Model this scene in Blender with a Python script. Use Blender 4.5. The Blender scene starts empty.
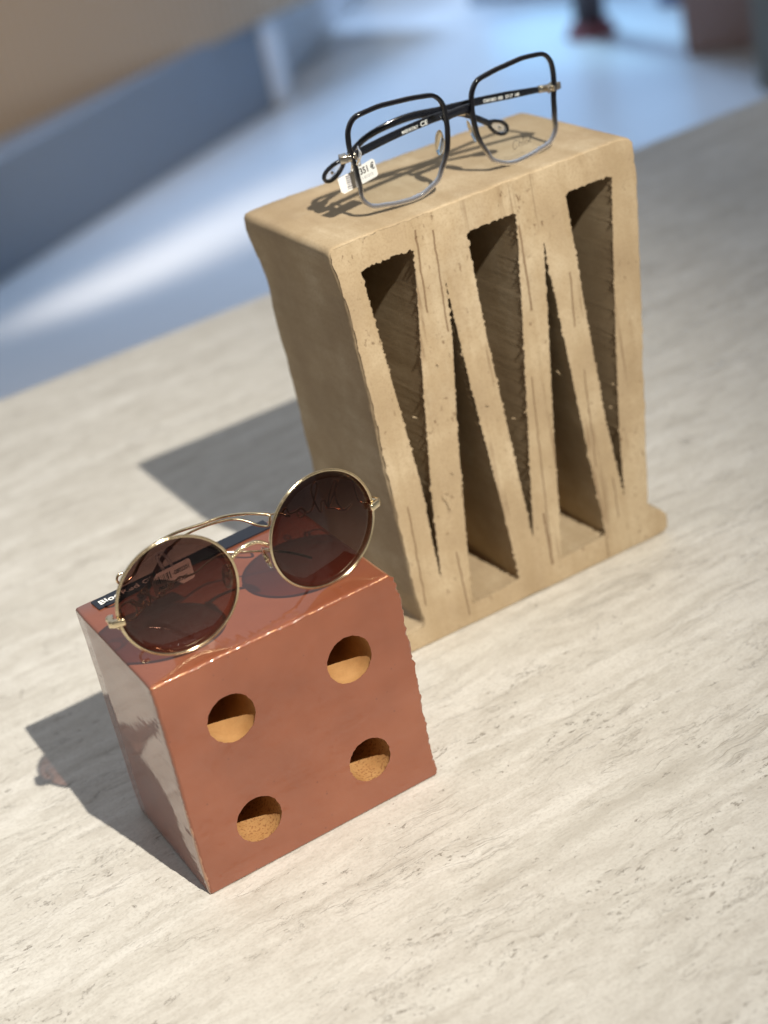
import bpy, bmesh, math, random
from mathutils import Vector, Matrix, noise, geometry
random.seed(7)
S = bpy.context.scene
COL = S.collection
R = math.radians

# ---------------------------------------------------------------- helpers
def tag(o, label=None, cat=None, group=None, kind=None):
    if label: o['label'] = label
    if cat: o['category'] = cat
    if group: o['group'] = group
    if kind: o['kind'] = kind
    return o

def obj(name, me, mat=None, parent=None, loc=None):
    o = bpy.data.objects.new(name, me)
    COL.objects.link(o)
    if parent: o.parent = parent
    if loc: o.location = loc
    if mat:
        for m in (mat if isinstance(mat, (list, tuple)) else [mat]):
            me.materials.append(m)
    return o

def empty(name, mw):
    o = bpy.data.objects.new(name, None)
    COL.objects.link(o)
    o.matrix_world = mw
    o.empty_display_size = 0.02
    return o

def mesh(name, V, F, smooth=None, mi=None):
    me = bpy.data.meshes.new(name)
    me.from_pydata([tuple(v) for v in V], [], F)
    for i, p in enumerate(me.polygons):
        if smooth is None: pass
        elif isinstance(smooth, bool): p.use_smooth = smooth
        else: p.use_smooth = smooth[i]
        if mi: p.material_index = mi[i]
    me.validate(); me.update()
    return me

def catmull(P, n=6, closed=False):
    P = [Vector(p) for p in P]
    out = []
    N = len(P)
    rng = range(N) if closed else range(N - 1)
    for i in rng:
        if closed:
            p0, p1, p2, p3 = P[(i-1) % N], P[i], P[(i+1) % N], P[(i+2) % N]
        else:
            p0, p1, p2, p3 = P[max(i-1, 0)], P[i], P[i+1], P[min(i+2, N-1)]
        for k in range(n):
            t = k / n
            out.append(0.5*((2*p1)+(-p0+p2)*t+(2*p0-5*p1+4*p2-p3)*t*t+(-p0+3*p1-3*p2+p3)*t**3))
    if not closed: out.append(P[-1])
    return out

def sweep(P, ra, rb=None, up=Vector((0, 1, 0)), closed=False, seg=10, power=2.0):
    """tube along P, section a superellipse with half sizes ra (in the plane across up) and rb (along up)"""
    P = [Vector(p) for p in P]
    N = len(P)
    V, F = [], []
    for i in range(N):
        if closed: t = P[(i+1) % N] - P[i-1]
        else: t = P[min(i+1, N-1)] - P[max(i-1, 0)]
        t.normalize()
        u = up - t*up.dot(t)
        if u.length < 1e-4: u = Vector((0, 0, 1)) - t*t.z
        u.normalize()
        s = t.cross(u)
        f = i/(N-1)
        a = ra(f) if callable(ra) else ra
        b = (rb(f) if callable(rb) else rb) if rb is not None else a
        for k in range(seg):
            th = 2*math.pi*k/seg
            c, d = math.cos(th), math.sin(th)
            e = 2/power
            V.append(P[i] + s*a*math.copysign(abs(c)**e, c) + u*b*math.copysign(abs(d)**e, d))
    M = N if closed else N-1
    for i in range(M):
        j = (i+1) % N
        for k in range(seg):
            l = (k+1) % seg
            F.append((i*seg+k, i*seg+l, j*seg+l, j*seg+k))
    if not closed:
        F.append(tuple(range(seg-1, -1, -1)))
        F.append(tuple((N-1)*seg+k for k in range(seg)))
    return V, F

def join(*VF):
    V, F = [], []
    for v, f in VF:
        n = len(V)
        V += list(v); F += [tuple(i+n for i in q) for q in f]
    return V, F

def boxvf(c, s, M=None, bev=0.0):
    """chamfered box around c with half sizes s"""
    bm = bmesh.new()
    bmesh.ops.create_cube(bm, size=2)
    for v in bm.verts: v.co = Vector((v.co.x*s[0], v.co.y*s[1], v.co.z*s[2]))
    if bev: bmesh.ops.bevel(bm, geom=bm.edges[:], offset=bev, segments=2, affect='EDGES', profile=0.6)
    bm.verts.index_update()
    V = [(M @ v.co if M else v.co) + Vector(c) for v in bm.verts]
    F = [tuple(v.index for v in f.verts) for f in bm.faces]
    bm.free()
    return V, F

def ballvf(c, r, s=(1, 1, 1), seg=10):
    bm = bmesh.new()
    bmesh.ops.create_uvsphere(bm, u_segments=seg, v_segments=max(6, seg-2), radius=r)
    bm.verts.index_update()
    V = [Vector((v.co.x*s[0], v.co.y*s[1], v.co.z*s[2])) + Vector(c) for v in bm.verts]
    F = [tuple(v.index for v in f.verts) for f in bm.faces]
    bm.free()
    return V, F

# ---------------------------------------------------------------- materials
class NT:
    def __init__(s, name):
        s.m = bpy.data.materials.new(name); s.m.use_nodes = True
        s.t = s.m.node_tree; s.N = s.t.nodes; s.L = s.t.links
        s.b = s.N['Principled BSDF']; s.out = s.N['Material Output']
        s.tc = s.N.new('ShaderNodeTexCoord').outputs['Object']
    def set(s, **k):
        for a, v in k.items():
            i = s.b.inputs[a.replace('_', ' ')]
            if hasattr(v, 'links') or isinstance(v, bpy.types.NodeSocket): s.L.new(v, i)
            else: i.default_value = (*v, 1) if isinstance(v, tuple) and len(v) == 3 else v
    def link(s, v, i):
        if isinstance(v, bpy.types.NodeSocket): s.L.new(v, i)
        elif isinstance(v, tuple) and len(v) == 3 and i.type == 'RGBA': i.default_value = (*v, 1)
        else: i.default_value = v
    def math(s, op, a, b=0.0, c=0.0, clamp=False):
        n = s.N.new('ShaderNodeMath'); n.operation = op; n.use_clamp = clamp
        s.link(a, n.inputs[0]); s.link(b, n.inputs[1]); s.link(c, n.inputs[2])
        return n.outputs[0]
    def map(s, scale=(1, 1, 1), rot=(0, 0, 0), loc=(0, 0, 0), v=None):
        n = s.N.new('ShaderNodeMapping')
        s.L.new(v or s.tc, n.inputs[0])
        n.inputs['Scale'].default_value = scale; n.inputs['Rotation'].default_value = rot; n.inputs['Location'].default_value = loc
        return n.outputs[0]
    def noise(s, sc, det=4, rough=0.55, v=None, dist=0.0):
        n = s.N.new('ShaderNodeTexNoise'); s.L.new(v or s.tc, n.inputs['Vector'])
        n.inputs['Scale'].default_value = sc; n.inputs['Detail'].default_value = det
        n.inputs['Roughness'].default_value = rough; n.inputs['Distortion'].default_value = dist
        return n.outputs['Fac']
    def voro(s, sc, v=None, rnd=1.0, feature='F1'):
        n = s.N.new('ShaderNodeTexVoronoi'); s.L.new(v or s.tc, n.inputs['Vector']); n.feature = feature
        n.inputs['Scale'].default_value = sc; n.inputs['Randomness'].default_value = rnd
        return n.outputs['Distance']
    def ramp(s, f, stops, interp='LINEAR'):
        n = s.N.new('ShaderNodeValToRGB'); s.L.new(f, n.inputs[0])
        e = n.color_ramp; e.interpolation = interp
        while len(e.elements) > len(stops): e.elements.remove(e.elements[-1])
        while len(e.elements) < len(stops): e.elements.new(0.5)
        for q, (p, c) in zip(e.elements, stops):
            q.position = p; q.color = (c, c, c, 1) if isinstance(c, (int, float)) else (*c, 1)
        return n.outputs[0]
    def mix(s, f, a, b, mode='MIX'):
        n = s.N.new('ShaderNodeMix'); n.data_type = 'RGBA'; n.blend_type = mode
        s.link(f, n.inputs[0]); s.link(a, n.inputs[6]); s.link(b, n.inputs[7])
        return n.outputs[2]
    def bump(s, h, st=0.3, d=0.001, nrm=None):
        n = s.N.new('ShaderNodeBump'); n.inputs['Strength'].default_value = st; n.inputs['Distance'].default_value = d
        s.L.new(h, n.inputs['Height'])
        if nrm: s.L.new(nrm, n.inputs['Normal'])
        return n.outputs[0]
    def sep(s, v=None):
        n = s.N.new('ShaderNodeSeparateXYZ'); s.L.new(v or s.tc, n.inputs[0]); return n.outputs

def simple(name, col, rough=0.5, metal=0.0, **k):
    t = NT(name); t.set(Base_Color=col, Roughness=rough, Metallic=metal, **k); return t.m

def m_travertine():
    t = NT('travertine')
    warp = t.noise(14, 4, .6)
    n = t.N.new('ShaderNodeVectorMath'); n.operation = 'ADD'
    cmb = t.N.new('ShaderNodeCombineXYZ'); t.L.new(t.math('MULTIPLY', warp, 0.022), cmb.inputs[1])
    t.L.new(t.tc, n.inputs[0]); t.L.new(cmb.outputs[0], n.inputs[1]); v = n.outputs[0]
    bands = t.noise(10, 7, .66, v=t.map((0.30, 3.2, 1), v=v))
    fine = t.noise(75, 8, .75, v=t.map((0.35, 1.5, 1), v=v))
    grain = t.noise(700, 3, .65, v=t.map((0.75, 1, 1)))
    mott = t.noise(130, 6, .7, v=t.map((0.7, 1.2, 1), v=v))
    cloud = t.noise(36, 6, .7, v=t.map((0.6, 1.5, 1), v=v))
    c = t.ramp(bands, [(.30, (.50, .475, .425)), (.42, (.62, .60, .55)), (.50, (.565, .54, .49)), (.60, (.655, .635, .59)), (.72, (.57, .545, .495))])
    c = t.mix(t.math('MULTIPLY', t.ramp(cloud, [(.50, 0.0), (.66, 1.0)]), .55), c, (.70, .68, .63))
    c = t.mix(t.math('MULTIPLY', t.ramp(mott, [(.36, 1.0), (.52, 0.0)]), .34), c, (.42, .39, .34))
    c = t.mix(t.math('MULTIPLY', t.ramp(fine, [(.37, 1.0), (.5, 0.0)]), .40), c, (.41, .38, .33))
    c = t.mix(t.math('MULTIPLY', t.ramp(t.noise(30, 6, .72, v=t.map((.4, 2.4, 1), loc=(9, 2, 0), v=v)), [(.55, 0.0), (.68, 1.0)]), .42), c, (.40, .37, .32))
    # hairline veins that follow the bedding
    vn = t.noise(20, 6, .66, v=t.map((0.32, 1.9, 1), v=v), dist=.9)
    vein = t.ramp(t.math('ABSOLUTE', t.math('SUBTRACT', vn, .5)), [(0.0, 1.0), (.010, 0.0)])
    gate = t.ramp(t.noise(26, 4, .6, v=t.map((.6, 1.4, 1), loc=(3, 1, 0))), [(.44, 0.0), (.56, 1.0)])
    vein = t.math('MULTIPLY', vein, gate)
    c = t.mix(t.math('MULTIPLY', vein, .42), c, (.27, .24, .20))
    c = t.mix(t.math('MULTIPLY', t.ramp(grain, [(.34, 1.0), (.52, 0.0)]), .32), c, (.34, .315, .275))
    # open pores, gathered in strings along the bedding
    pgate = t.ramp(t.noise(22, 5, .65, v=t.map((.5, 2.2, 1), loc=(1, 5, 0), v=v)), [(.50, 0.0), (.60, 1.0)])
    pn = t.noise(330, 4, .7, v=t.map((.6, 1.1, 1), v=v))
    pore = t.math('MULTIPLY', t.ramp(pn, [(.60, 0.0), (.66, 1.0)]), pgate)
    big = t.math('MULTIPLY', t.ramp(t.noise(150, 5, .75, v=t.map((.5, 1.1, 1), loc=(7, 2, 0), v=v)), [(.635, 0.0), (.67, 1.0)]), t.ramp(t.noise(14, 3, v=t.map((.5, 1.9, 1), loc=(4, 4, 0))), [(.47, 0.0), (.56, 1.0)]))
    pore = t.math('MAXIMUM', pore, big)
    c = t.mix(t.math('MULTIPLY', pore, .70), c, (.22, .19, .155))
    h = t.math('SUBTRACT', t.math('ADD', t.math('ADD', t.math('MULTIPLY', fine, .35), t.math('MULTIPLY', mott, .5)), t.math('MULTIPLY', grain, .25)), t.math('MAXIMUM', pore, t.math('MULTIPLY', vein, .5)))
    t.set(Base_Color=c, Roughness=t.ramp(cloud, [(.3, .60), (.7, .44)]), Normal=t.bump(h, .6, .0006), Specular_IOR_Level=.4)
    return t.m

def seg_mask(t, X, Z, jit, segs, ox=.255):
    acc = None
    for (x0, z0, x1, z1, w) in segs:
        dx, dz = x1-x0, z1-z0; L = math.hypot(dx, dz); dx /= L; dz /= L
        a = t.math('SUBTRACT', X, x0-ox); b = t.math('SUBTRACT', Z, z0)
        al = t.math('ADD', t.math('MULTIPLY', a, dx), t.math('MULTIPLY', b, dz))
        ac = t.math('ABSOLUTE', t.math('ADD', t.math('SUBTRACT', t.math('MULTIPLY', a, dz), t.math('MULTIPLY', b, dx)), jit))
        inw = t.math('MULTIPLY', t.math('SUBTRACT', w, ac), 1/w*1.5, clamp=True)
        inl = t.math('MULTIPLY', t.math('GREATER_THAN', al, 0.0), t.math('LESS_THAN', al, L))
        m = t.math('MULTIPLY', inw, inl)
        acc = m if acc is None else t.math('MAXIMUM', acc, m)
    return acc

CR = [(0.2152, 0.21915), (0.21297, 0.1769), (0.22441, 0.21595), (0.22186, 0.16339), (0.18068, 0.08195), (0.17854, 0.02327), (0.20173, 0.04567), (0.20221, 0.0063), (0.25643, 0.04496), (0.2564, 0.01276), (0.26355, 0.12234), (0.25706, 0.02231), (0.29477, 0.11435), (0.2926, 0.05744), (0.30198, 0.04693), (0.30164, 0.02246), (0.27125, 0.20204), (0.2703, 0.1566), (0.29568, 0.16862), (0.29348, 0.13902), (0.29202, 0.01534), (0.29168, 0.00141)]

def m_tan(front):
    t = NT('raw_tan_clay_front' if front else 'raw_tan_clay')
    st = t.noise(90, 6, .65, v=t.map((1.0, 1, .10)) if front else t.map((1, .09, 1.0), rot=(.12, 0, 0)))
    cl = t.noise(24, 4, .6)
    gr = t.noise(900, 3, .6)
    c = t.ramp(cl, [(.32, (.345, .26, .165)), (.5, (.405, .312, .20)), (.68, (.49, .395, .268))])
    c = t.mix(t.math('MULTIPLY', t.ramp(st, [(.38, 1.0), (.55, 0.0)]), .35), c, (.32, .235, .135))
    c = t.mix(t.math('MULTIPLY', t.ramp(t.noise(13, 5, .7, v=t.map((1, 1, .6), loc=(2, 0, 1))), [(.58, 0.0), (.72, 1.0)]), .45), c, (.57, .49, .36))
    c = t.mix(t.math('MULTIPLY', t.ramp(gr, [(.36, 1.0), (.52, 0.0)]), .34), c, (.27, .19, .11))
    pits = t.math('MULTIPLY', t.ramp(t.noise(420, 3, .6, v=t.map((1, 1, .6))), [(.64, 0.0), (.68, 1.0)]), t.ramp(t.noise(45, 3), [(.46, 0.0), (.58, 1.0)]))
    if not front: pits = t.math('MULTIPLY', pits, .15)
    c = t.mix(t.math('MULTIPLY', pits, .75), c, (.17, .105, .055))
    h = t.math('SUBTRACT', t.math('ADD', t.math('MULTIPLY', st, .8), t.math('MULTIPLY', gr, .25)), pits)
    if front:
        x, y, z = t.sep()
        jit = t.math('MULTIPLY', t.math('SUBTRACT', t.noise(120, 3), .5), .0016)
        k = [(*CR[2*i], *CR[2*i+1], w) for i, w in enumerate([.0006, .00055, .00045, .0005, .0009, .0004, .0004, .00045, .0007, .0005, .0004])]
        ck = seg_mask(t, x, z, jit, k)
        fn = t.noise(260, 3, .5, v=t.map((1, 1, .035)))
        fl = t.math('MULTIPLY', t.ramp(fn, [(.58, 0.0), (.64, 1.0)]), t.ramp(t.noise(30, 3, v=t.map((1, 1, .5))), [(.52, 0.0), (.6, 1.0)]))
        ck = t.math('MAXIMUM', ck, t.math('MULTIPLY', fl, .6))
        c = t.mix(t.math('MULTIPLY', ck, .75), c, (.16, .09, .045))
        h = t.math('SUBTRACT', h, t.math('MULTIPLY', ck, 2.0))
    t.set(Base_Color=c, Roughness=.82, Normal=t.bump(h, .55, .0007), Specular_IOR_Level=.25)
    return t.m

def m_glaze():
    t = NT('red_brown_glaze')
    cl = t.noise(16, 4, .55); gr = t.noise(420, 3, .6)
    c = t.ramp(cl, [(.28, (.165, .046, .020)), (.52, (.215, .063, .028)), (.75, (.250, .080, .038))])
    c = t.mix(t.math('MULTIPLY', t.ramp(gr, [(.3, 1.0), (.45, 0.0)]), .12), c, (.2, .06, .03))
    sp = t.math('MULTIPLY', t.ramp(t.voro(190), [(.07, 1.0), (.12, 0.0)]), t.ramp(t.noise(75, 2), [(.50, 0.0), (.54, 1.0)]))
    c = t.mix(t.math('MULTIPLY', sp, .6), c, (.12, .035, .02))
    x, y, z = t.sep()
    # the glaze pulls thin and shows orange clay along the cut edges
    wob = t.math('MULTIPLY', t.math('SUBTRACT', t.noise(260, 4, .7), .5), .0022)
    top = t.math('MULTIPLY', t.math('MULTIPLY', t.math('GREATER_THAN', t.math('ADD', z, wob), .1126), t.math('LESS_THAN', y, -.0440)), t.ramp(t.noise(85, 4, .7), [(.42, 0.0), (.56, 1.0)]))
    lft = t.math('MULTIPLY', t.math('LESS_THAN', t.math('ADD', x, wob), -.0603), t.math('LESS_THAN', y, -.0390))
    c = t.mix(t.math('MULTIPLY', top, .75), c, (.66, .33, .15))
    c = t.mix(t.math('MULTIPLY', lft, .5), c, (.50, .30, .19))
    h = t.math('ADD', t.math('MULTIPLY', t.noise(38, 3), .8), t.math('MULTIPLY', t.noise(170, 3), .12))
    bp = t.bump(h, .10, .0016)
    t.set(Base_Color=c, Roughness=.48, Normal=t.bump(gr, .12, .0002), Coat_Weight=.8, Coat_Roughness=.035, Coat_IOR=1.62, Specular_IOR_Level=.3)
    t.L.new(bp, t.b.inputs['Coat Normal'])
    return t.m

def m_inner():
    t = NT('bare_orange_clay')
    x, y, z = t.sep()
    low = t.ramp(t.math('MULTIPLY', z, 10.0), [(.40, 1.0), (.62, .12)])
    spk = t.math('MULTIPLY', t.ramp(t.noise(900, 2, .5), [(.55, 0.0), (.62, 1.0)]), low)
    c = t.ramp(t.noise(70, 4), [(.3, (.38, .19, .065)), (.7, (.49, .275, .11))])
    c = t.mix(t.math('MULTIPLY', spk, .8), c, (.24, .10, .035))
    t.set(Base_Color=c, Roughness=.75, Normal=t.bump(t.noise(500, 3), .3, .0003))
    return t.m

def m_gold():
    t = NT('polished_pale_gold')
    t.set(Base_Color=t.ramp(t.noise(90, 2), [(.3, (.72, .58, .37)), (.7, (.86, .74, .52))]), Metallic=1.0,
          Roughness=t.ramp(t.noise(300, 2), [(.3, .10), (.7, .24)]), Normal=t.bump(t.noise(900, 2), .25, .0002))
    return t.m

def m_lens(name, stops, refl_ior, axis=2, lo=-.027, hi=.027, fac=1.0):
    """thin lens: coloured see-through sheet with a mirror-like skin; two skins per lens"""
    t = NT(name)
    t.N.remove(t.b)
    co = t.sep()[axis]
    g = t.math('MULTIPLY', t.math('SUBTRACT', co, lo), 1/(hi-lo), clamp=True)
    col = t.ramp(g, stops)
    tr = t.N.new('ShaderNodeBsdfTransparent'); t.L.new(col, tr.inputs[0])
    gl = t.N.new('ShaderNodeBsdfGlossy'); gl.inputs['Roughness'].default_value = 0.0
    gl.inputs['Color'].default_value = (1, 1, 1, 1)
    fr = t.N.new('ShaderNodeFresnel'); fr.inputs['IOR'].default_value = refl_ior
    geo = t.N.new('ShaderNodeNewGeometry')
    front = t.math('SUBTRACT', 1.0, geo.outputs['Backfacing'])
    mx = t.N.new('ShaderNodeMixShader')
    t.L.new(t.math('MULTIPLY', t.math('MULTIPLY', fr.outputs[0], front), fac), mx.inputs[0])
    t.L.new(tr.outputs[0], mx.inputs[1]); t.L.new(gl.outputs[0], mx.inputs[2])
    t.L.new(mx.outputs[0], t.out.inputs['Surface'])
    return t.m

def m_acetate():
    """black acetate that fades to clear blue-grey towards the lower rim"""
    t = NT('black_to_clear_acetate')
    z = t.sep()[2]
    g = t.math('ADD', t.math('MULTIPLY', t.math('ADD', z, .027), 1/.052), t.math('MULTIPLY', t.math('SUBTRACT', t.noise(60, 2), .5), .1))
    col = t.ramp(g, [(0.0, (.50, .52, .58)), (.12, (.30, .31, .36)), (.28, (.05, .045, .045)), (.44, (.004, .004, .006))])
    t.set(Base_Color=col, Roughness=.07, Transmission_Weight=t.ramp(g, [(0.04, .85), (.26, .5), (.40, 0.0)]), IOR=1.48, Coat_Weight=.6, Coat_Roughness=.03)
    return t.m

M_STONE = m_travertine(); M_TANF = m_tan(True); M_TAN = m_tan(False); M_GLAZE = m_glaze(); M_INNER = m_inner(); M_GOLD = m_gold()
M_SUN = m_lens('brown_gradient_lens', [(0, (.63, .45, .39)), (.4, (.47, .325, .28)), (.75, (.335, .235, .21)), (1, (.28, .205, .19))], 1.40)
M_CLEAR = m_lens('clear_demo_lens', [(0, (.965, .975, .98)), (1, (.965, .975, .98))], 1.25)
M_ACE = m_acetate()
M_BLACK = simple('black_acetate', (.008, .009, .013), .12, Coat_Weight=.5, Coat_Roughness=.05)
M_BROWN = simple('dark_brown_acetate', (.05, .018, .010), .15, Coat_Weight=.5)
M_SILVER = simple('champagne_metal', (.72, .64, .52), .2, 1.0)
M_WHITE = simple('white_print', (.82, .82, .80), .5)
M_INK = simple('black_print', (.02, .02, .022), .6)
M_GREYINK = simple('grey_print', (.25, .25, .27), .6)
M_TAGP = simple('white_tag_card', (.80, .79, .77), .5)
M_STRIP = simple('black_label_strip', (.010, .013, .022), .35)
M_PAD = NT('clear_silicone_pad'); M_PAD.set(Base_Color=(.93, .90, .80), Roughness=.08, Transmission_Weight=.95, IOR=1.4); M_PAD = M_PAD.m
M_LOOP = NT('clear_plastic_loop'); M_LOOP.set(Base_Color=(.95, .97, 1.0), Roughness=.08, Transmission_Weight=.85, IOR=1.35); M_LOOP = M_LOOP.m

# ---------------------------------------------------------------- profile extruder
def dense(P, step):
    out = []
    for i in range(len(P)):
        a, b = Vector(P[i]), Vector(P[(i+1) % len(P)])
        n = max(1, int((b-a).length/step))
        for k in range(n): out.append(a.lerp(b, k/n))
    return out

def nrm2(P):
    """outward-from-polygon normals of a ccw loop"""
    N = len(P); out = []
    for i in range(N):
        t = P[(i+2) % N] - P[i-2]
        t = Vector((t.y, -t.x))
        if t.length < 1e-9: t = Vector((1, 0))
        out.append(t.normalized())
    return out

def area(P): return sum(P[i].x*P[(i+1) % len(P)].y-P[(i+1) % len(P)].x*P[i].y for i in range(len(P)))/2

def fn(v, sc, seed=0):
    return noise.noise(Vector((v[0]*sc+seed*7.3, v[1]*sc+seed*3.1, (v[2] if len(v) > 2 else 0)*sc+seed)))

def extrude_profile(name, outer, holes, depth, yfun, jag_out, jag_in, rings_out, rings_in, taper=0.0, side_off=None, back_shift=(0, 0)):
    """outer / holes: lists of (x, z); rings: list of (y, inset, jag factor). Material 0 front cap, 1 outer sides and back, 2 hole walls"""
    V, F, SM, MI = [], [], [], []
    loops = []
    for kind, P in [('o', outer)]+[('h', h) for h in holes]:
        P = [Vector(p) for p in P]
        if area(P) < 0: P.reverse()
        loops.append((kind, P, nrm2(P)))
    ends = {0: [], 1: []}
    for li, (kind, P, Nn) in enumerate(loops):
        rings = rings_out if kind == 'o' else rings_in
        jf = jag_out if kind == 'o' else jag_in
        base = len(V); n = len(P)
        for ri, (y, ins, jg) in enumerate(rings):
            for p, q in zip(P, Nn):
                d = -ins*(1 if kind == 'o' else -1)
                x, z = p.x + q.x*d, p.y + q.y*d
                if jg:
                    j = jf(x, z, li)*jg
                    x += q.x*j; z += q.y*j
                if side_off and kind == 'o' and 0 < y:
                    dx, dz = side_off(x, z, y); x += dx; z += dz
                f = y/depth
                yy = yfun(x, z) + y + taper*z*f
                V.append(Vector((x + back_shift[0]*f, yy, z + back_shift[1]*f)))
        for r in range(len(rings)-1):
            for i in range(n):
                j = (i+1) % n
                a, b, c, d = base+r*n+i, base+r*n+j, base+(r+1)*n+j, base+(r+1)*n+i
                F.append((a, d, c, b) if kind == 'h' else (a, b, c, d))
                SM.append(True); MI.append(2 if kind == 'h' else 1)
        ends[0].append([base+i for i in range(n)])
        ends[1].append([base+(len(rings)-1)*n+i for i in range(n)])
    for side in (0, 1):
        pts, idx, edges = [], [], []
        use = ends[side] if side == 0 else ends[side][:1]
        if side == 1:
            for L in ends[1][1:]: F.append(tuple(L)); SM.append(False); MI.append(2)
        for L in use:
            b = len(pts)
            for i in L: pts.append(Vector((V[i].x, V[i].z))); idx.append(i)
            edges += [(b+i, b+(i+1) % len(L)) for i in range(len(L))]
        res = geometry.delaunay_2d_cdt(pts, edges, [], 0, 1e-7)
        vo, fo, orig = res[0], res[2], res[3]
        vm = []
        for k, v in enumerate(vo):
            if orig[k]: vm.append(idx[orig[k][0]])
            else:
                vm.append(len(V)); V.append(Vector((v.x, yfun(v.x, v.y)+(depth+taper*v.y if side else 0), v.y)))
        polys = [[pts[i] for i in range(len(pts))]]
        lp = []
        b = 0
        for L in use: lp.append(pts[b:b+len(L)]); b += len(L)
        def inside(c, P):
            r = False
            for i in range(len(P)):
                p, q = P[i], P[i-1]
                if (p.y > c.y) != (q.y > c.y) and c.x < (q.x-p.x)*(c.y-p.y)/(q.y-p.y)+p.x: r = not r
            return r
        for f in fo:
            c = sum((vo[i] for i in f), Vector((0, 0)))/len(f)
            if not inside(c, lp[0]) or any(inside(c, h) for h in lp[1:]): continue
            g = tuple(vm[i] for i in f)
            F.append(g if side == 0 else g[::-1]); SM.append(False); MI.append(0 if side == 0 else 1)
    me = mesh(name, V, F, SM, MI)
    bm = bmesh.new(); bm.from_mesh(me); bmesh.ops.recalc_face_normals(bm, faces=bm.faces[:]); bm.to_mesh(me); bm.free()
    return me

# ---------------------------------------------------------------- table
def build_table():
    root = empty('stone_table', Matrix.Translation((0.25, -0.2, -0.75)))
    tag(root, 'pale grey-beige travertine table with pitted streaks carrying both clay blocks', 'table')
    inv = Vector((0.25, -0.2, -0.75))
    V, F = boxvf(Vector((0.25, -0.25, -0.02))-inv, (1.1, 0.905, 0.02), bev=.0015)
    o = obj('tabletop', mesh('tabletop', V, F), M_STONE, root)
    V, F = boxvf(Vector((0.25, -0.35, -0.395))-inv, (0.8, 0.55, 0.3545), bev=.004)
    obj('pedestal', mesh('pedestal', V, F), M_STONE, root)
build_table()

# ---------------------------------------------------------------- red cube
HC = 0.1132
def build_cube():
    root = empty('glazed_cube', Matrix.Translation((0.06, 0.043, 0)))
    tag(root, 'glossy red-brown glazed clay cube with four round holes, under the sunglasses', 'display block')
    off = Vector((0.06, 0.043, 0))
    out = [(-.0010, .0006), (.0004, .0), (.1190, .0), (.1200, .0010), (.1203, .0040), (.1195, .027), (.1205, .066), (.1206, .096), (.1200, .106),
           (.1188, .1105), (.1176, .1126), (.1160, HC), (.0720, HC), (.0040, HC), (.0012, HC-.0001), (.0005, HC-.0010), (.0003, .079), (-.0008, .039), (-.0012, .015)]
    O = dense([(a-off.x, b) for a, b in out], .0009)
    H = []
    for cx, cz, r in [(.0306, .0818, .0124), (.0897, .0820, .0122), (.0302, .0262, .0121), (.0882, .0270, .0117)]:
        H.append([(cx-off.x+r*math.cos(a)*.96, cz+r*math.sin(a)) for a in [2*math.pi*k/72 for k in range(72)]])
    yf = lambda x, z: .00148 - .02762*z - off.y + .00104*x
    def jo(x, z, li):
        right = max(0, min(1, (x+off.x-.112)/.006)); top = max(0, min(1, (z-.108)/.004)); left = max(0, min(1, (.006-(x+off.x))/.005))
        a = .0012*right + .0005*top + .0003*left + .00012
        if z < .002: a = 0
        return a*(.8*fn((x, z), 150, 1) + .55*fn((x, z), 420, 6) + .5*fn((x, z), 900, 2))
    def ji(x, z, li): return .00022*(fn((x, z), 420, 3)+.6*fn((x, z), 1000, 4))
    D = .0835
    ro = [(0, .0013, 1.4), (.0004, .0005, 1.2), (.0011, .0001, .9), (.0022, 0, .55), (.005, 0, .2), (.012, 0, .05), (.03, 0, 0), (.05, 0, 0), (.07, 0, 0), (.082, 0, 0), (D-.0012, .0002, .1), (D, .0012, .3)]
    ri = [(0, -.0006, 1.5), (.0004, -.0001, 1.2), (.0012, 0, .6), (.004, 0, .2), (.02, 0, 0), (.05, 0, 0), (D-.006, 0, 0)]
    def so(x, z, y):
        k = 1 if z > .003 else 0
        return (.00035*k*fn((x, z, y), 30, 8) + .00012*k*fn((x, z, y), 110, 9), .0003*fn((x, y, z), 45, 4)*(1 if z > .1 else 0))
    me = extrude_profile('block_body', O, H, D, yf, jo, ji, ro, ri, taper=.075, side_off=so, back_shift=(.0006, 0))
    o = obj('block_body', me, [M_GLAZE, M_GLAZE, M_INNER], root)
    return root
build_cube()

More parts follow.
